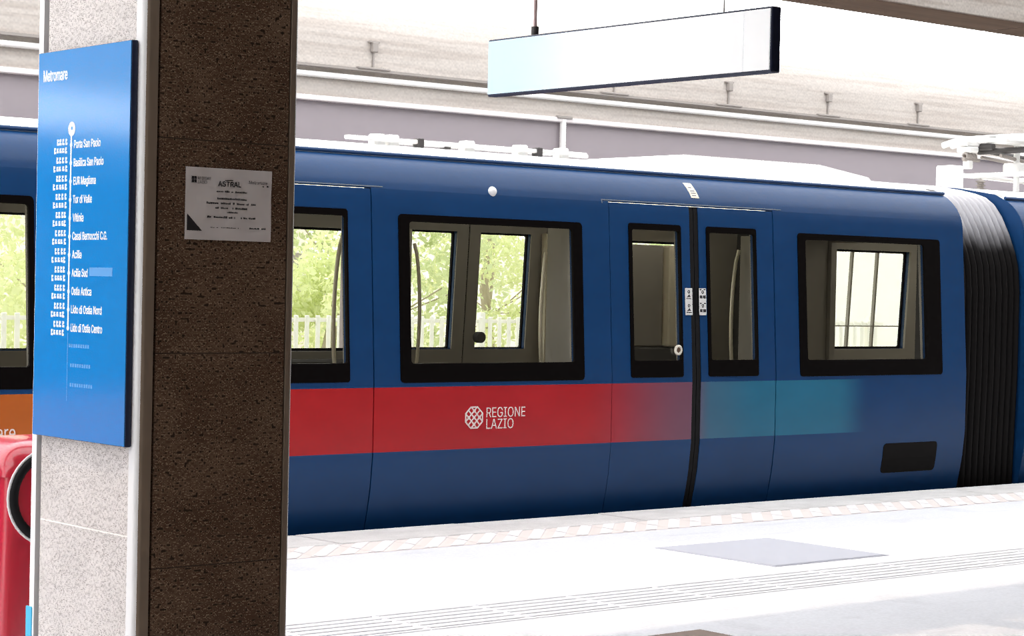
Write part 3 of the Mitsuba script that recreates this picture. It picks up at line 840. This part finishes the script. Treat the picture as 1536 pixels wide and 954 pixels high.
add(NP + '__logo_bar', face_y(extrude(Polygon([(0, 0), (0.03, 0.0), (0.03, 0.003), (0.004, 0.002)]), 0.0004), X, YN, Z), 'ink_black')
for u0, u1, vv, h in ((0.108, 0.215, 0.072, 0.006), (0.110, 0.215, 0.094, 0.0065), (0.073, 0.248, 0.108, 0.0065), (0.104, 0.218, 0.122, 0.0065), (0.140, 0.184, 0.134, 0.005), (0.070, 0.247, 0.150, 0.0065), (0.088, 0.195, 0.180, 0.003), (0.222, 0.285, 0.180, 0.005), (0.264, 0.294, 0.050, 0.005)):
    # lines of print too small to read: words as broken strokes
    ws, u = [], u0
    while u < u1:
        w = 0.003 + 0.004 * r2.random()
        if r2.random() > 0.14:
            X, Z = at(u, vv)
            ws.append(sbox(X, Z, min(X + w, PXL + u1), Z + h * (0.55 + 0.45 * r2.random())))
        u += w + 0.0012
    m = extrude(unary_union(ws), 0.0004)
    tag(add(NP + '__print_line', face_y(m, 0, YN, 0), 'ink_grey' if h < 0.004 else 'ink_black'), kind='stuff')
X, Z = at(0.006, 0.190)
add(NP + '__triangle', face_y(extrude(Polygon([(0, 0), (0.052, 0), (0, 0.050)]), 0.0004), X, YN, Z), 'ink_black')

# ================================================================== HANGING SIGN
HX = 5.957
SIGN_GLOW = (0.028, 0.030, 0.031)     # glow added to whiten the sign face
NH = 'hanging_sign'
add(NH, cat([rbox(HX + 0.004, HX + 0.052, 5.575, 7.300, 2.398, 2.652, 0.004)]), 'sign_navy')
tag(NH, 'long pale station sign hanging by rods over the platform', 'sign')
add(NH + '__face_panel', box(HX, HX + 0.004, 5.585, 5.722, 2.408, 2.644), 'sign_glare_mat', emitter={'type': 'area', 'radiance': rgb(SIGN_GLOW)})
add(NH + '__face_panel', box(HX, HX + 0.004, 5.726, 7.295, 2.408, 2.644), 'sign_glare_mat', emitter={'type': 'area', 'radiance': rgb(SIGN_GLOW)})
for y, r in ((7.01, 0.008), (5.86, 0.003)):
    add(NH + '__rod', cyl((HX + 0.028, y, 2.64), (HX + 0.028, y, 4.2), r, 8), 'rod_pink' if r > 0.005 else 'pipe_white', smooth=50)
    if r > 0.005:
        add(NH + '__rod_socket', cyl((HX + 0.028, y, 2.645), (HX + 0.028, y, 2.69), 0.016, 10), 'dark_metal', smooth=50)

# ================================================================== RED LITTER BIN, BENCH, HATCH
def superell(cx_, cy_, a, b, z0, h, n=4.0, k=0.55, rings=10, seg=40):
    V = []
    for i in range(rings + 1):
        t = i / rings * math.pi / 2
        s, zz = math.cos(t) ** k, z0 + h * math.sin(t)
        for j in range(seg):
            q = j / seg * 2 * math.pi
            c_, s_ = math.cos(q), math.sin(q)
            V.append((cx_ + a * s * math.copysign(abs(c_) ** (2 / n), c_), cy_ + b * s * math.copysign(abs(s_) ** (2 / n), s_), zz))
    Fq = []
    for i in range(rings):
        for j in range(seg):
            p, q = i * seg + j, i * seg + (j + 1) % seg
            Fq += [[p, q, q + seg], [p, q + seg, p + seg]]
    return trimesh.Trimesh(V, Fq, process=False)


BCX, BCY = 3.975, 7.675
body = superell(BCX, BCY, 0.275, 0.275, 0.0, 1.0, 9)
low = []
seg = 48
def ring_pts(a, z, n):
    out = []
    for j in range(seg):
        q = (j + 0.5) / seg * 2 * math.pi
        c_, s_ = math.cos(q), math.sin(q)
        out.append((BCX + a * math.copysign(abs(c_) ** (2 / n), c_), BCY + a * math.copysign(abs(s_) ** (2 / n), s_), z))
    return out
levels = [(0.30, 0.0), (0.30, 0.04), (0.295, 0.05), (0.272, 0.55), (0.270, 0.78)]
V = sum([ring_pts(a, z, 12) for a, z in levels], [])
Fq = []
for i in range(len(levels) - 1):
    for j in range(seg):
        p, q = i * seg + j, i * seg + (j + 1) % seg
        Fq += [[p, q, q + seg], [p, q + seg, p + seg]]
NBIN = 'litter_bin'
add(NBIN + '__body', trimesh.Trimesh(V, Fq, process=False), 'bin_red', smooth=40)
add(NBIN + '__hood', superell(BCX, BCY, 0.283, 0.283, 0.775, 0.135, 9, 0.5), 'bin_red', smooth=40)
tor = trimesh.creation.torus(0.168, 0.020, 40, 10)
tor.apply_transform(trimesh.transformations.rotation_matrix(math.pi / 2, [1, 0, 0]))
tor.apply_translation((3.90, BCY - 0.272, 0.695))
add(NBIN + '__opening_gasket', tor, 'black_rubber', smooth=True)
tor = trimesh.creation.torus(0.190, 0.006, 40, 8)
tor.apply_transform(trimesh.transformations.rotation_matrix(math.pi / 2, [1, 0, 0]))
tor.apply_translation((3.90, BCY - 0.274, 0.695))
add(NBIN + '__rim', tor, 'trim_aluminium', smooth=True)
tag(NBIN, 'glossy red litter bin with a black ringed opening, behind the pillar', 'bin')

add('stone_bench__seat', rbox(3.55, 4.875, 4.38, 4.818, 0.39, 0.45, 0.008), 'bench_stone')
for x in (3.75, 4.55):
    add('stone_bench__leg', rbox(x, x + 0.10, 4.44, 4.76, 0.0, 0.39, 0.008), 'bench_leg')
tag('stone_bench', 'brown-grey bench whose corner shows at the bottom edge of the picture', 'bench')

add('floor_hatch', rbox(8.79, 9.745, 8.103, 9.054, -0.01, 0.006, 0.004), 'hatch_grey')
tag('floor_hatch', 'square blue-grey hatch cover let into the white platform', 'hatch cover')
add('floor_hatch__rim', cat([box(8.775, 8.787, 8.09, 9.066, 0, 0.003), box(9.748, 9.76, 8.09, 9.066, 0, 0.003), box(8.775, 9.76, 8.088, 8.10, 0, 0.003), box(8.775, 9.76, 9.057, 9.069, 0, 0.003)]), 'hatch_grey')

# ================================================================== OUTSIDE, BEYOND THE TRACK
NFN = 'white_fence'
for x in np.arange(12, 32, 2.4):
    add(NFN + '__post', box(x - 0.05, x + 0.05, 26.45, 26.55, -1.1, 1.12), 'fence_white')
for z in (-0.6, 0.95):
    add(NFN + '__rail', box(12, 31.6, 26.47, 26.51, z, z + 0.06), 'fence_white')
for x in np.arange(12.1, 31.5, 0.2):
    add(NFN + '__picket', rbox(x, x + 0.08, 26.42, 26.45, -1.0, 1.05, 0.01), 'fence_white')
tag(NFN, 'white picket fence outside, seen low through the train windows', 'fence')


def make_tree(key, x, y, base, h, r, seed, leafmat, label, n=5200):
    g = np.random.default_rng(seed)
    pts = [(x, y, base), (x + 0.05, y, base + h * 0.2), (x - 0.1, y + 0.1, base + h * 0.4), (x, y, base + h * 0.6)]
    add(key + '__trunk', tube(pts, 0.10, 8), 'bark', smooth=50)
    blobs = []
    for _ in range(26):
        a, e = g.uniform(0, 2 * math.pi), g.uniform(-0.9, 1)
        rr = r * g.uniform(0.35, 0.95)
        blobs.append((x + rr * math.cos(a) * math.sqrt(max(0, 1 - e * e)), y + rr * math.sin(a) * math.sqrt(max(0, 1 - e * e)), base + h * 0.55 + e * h * 0.42, r * g.uniform(0.22, 0.42)))
    br = [cyl((x, y, base + h * 0.3 + 0.02 * i), b[:3], 0.016, 5) for i, b in enumerate(blobs[:9])]
    add(key + '__branch', cat(br), 'bark')
    B = np.array(blobs)
    pick = g.integers(0, len(B), n)
    d = g.normal(size=(n, 3))
    d /= np.linalg.norm(d, axis=1, keepdims=True)
    c = B[pick, :3] + d * B[pick, 3:4] * g.uniform(0.5, 1.0, (n, 1)) ** 0.5
    a = g.normal(size=(n, 3))
    a /= np.linalg.norm(a, axis=1, keepdims=True)
    b = np.cross(a, d)
    b /= np.linalg.norm(b, axis=1, keepdims=True) + 1e-9
    s = g.uniform(0.05, 0.11, (n, 1))
    V = np.stack([c - a * s, c + b * s * 0.5, c + a * s, c - b * s * 0.5], 1).reshape(-1, 3)
    i = np.arange(n)[:, None] * 4
    Fq = np.vstack([i + [0, 1, 2], i + [0, 2, 3]])
    k = add(key + '__foliage', trimesh.Trimesh(V, Fq, process=False), leafmat)
    tag(k, kind='stuff')
    tag(key, label, 'tree', 'trees beyond the track')


trees = [(17.2, 32.5, 6.2, 2.6, 'leaf_light', 'bright green tree seen through the leftmost train window'),
         (24.6, 33.5, 5.8, 2.2, 'leaf_green', 'tree seen through the left pane of the wide window over the red band'),
         (30.0, 36.5, 6.4, 2.4, 'leaf_light', 'pale tree seen through the middle of the wide window over the red band'),
         (37.0, 36.0, 6.0, 2.4, 'leaf_green', 'tree standing farther right behind the train doors'),
         (22.2, 31.5, 3.3, 1.5, 'leaf_light', 'low bushy tree seen through the door window beside the pillar')]
for i, (x, y, h, r, lm, lb) in enumerate(trees):
    make_tree('tree' if i == 0 else f'tree_{i:03d}', x, y, -1.1, h, r, 40 + i, lm, lb)

NHS = 'pale_house'
add(NHS + '__wall', box(24.5, 31.5, 46, 54, -1.1, 3.6), 'house_wall')
rf = Polygon([(24.1, 3.6), (31.9, 3.6), (28, 5.6)])
m = extrude(rf, 8.6)
v = m.vertices
add(NHS + '__roof', trimesh.Trimesh(np.c_[v[:, 0], 54.3 - v[:, 2], v[:, 1]], m.faces, process=False), 'house_roof')
for x in (25.4, 27.2, 29.0, 30.4):
    k = add(NHS + '__window', box(x, x + 1.0, 45.94, 46.02, 1.1, 2.4), 'fence_white')
    add(k + '__pane', cat([box(x + 0.08, x + 0.47, 45.92, 45.95, 1.18, 2.32), box(x + 0.53, x + 0.92, 45.92, 45.95, 1.18, 2.32)]), 'conduit_grey')
tag(NHS, 'pale pink house beyond the trees, seen through the door window beside the pillar', 'house')

NWB = 'added_white_building'  # added so that the view through the window turns white
add(NWB + '__wall', box(46, 70, 50, 62, -1.1, 7.0), 'pipe_white')
add(NWB + '__parapet', box(45.8, 70.2, 49.8, 62.2, 7.0, 7.35), 'fence_white')
for x in (48, 52, 56, 60, 64, 67):
    k = add(NWB + '__window', box(x, x + 1.4, 49.93, 50.02, 3.4, 5.0), 'fence_white')
    add(k + '__pane', box(x + 0.1, x + 1.3, 49.91, 49.94, 3.5, 4.9), 'conduit_grey')
tag(NWB, 'white building added far behind to whiten the three-paned window right of the doors', 'building')
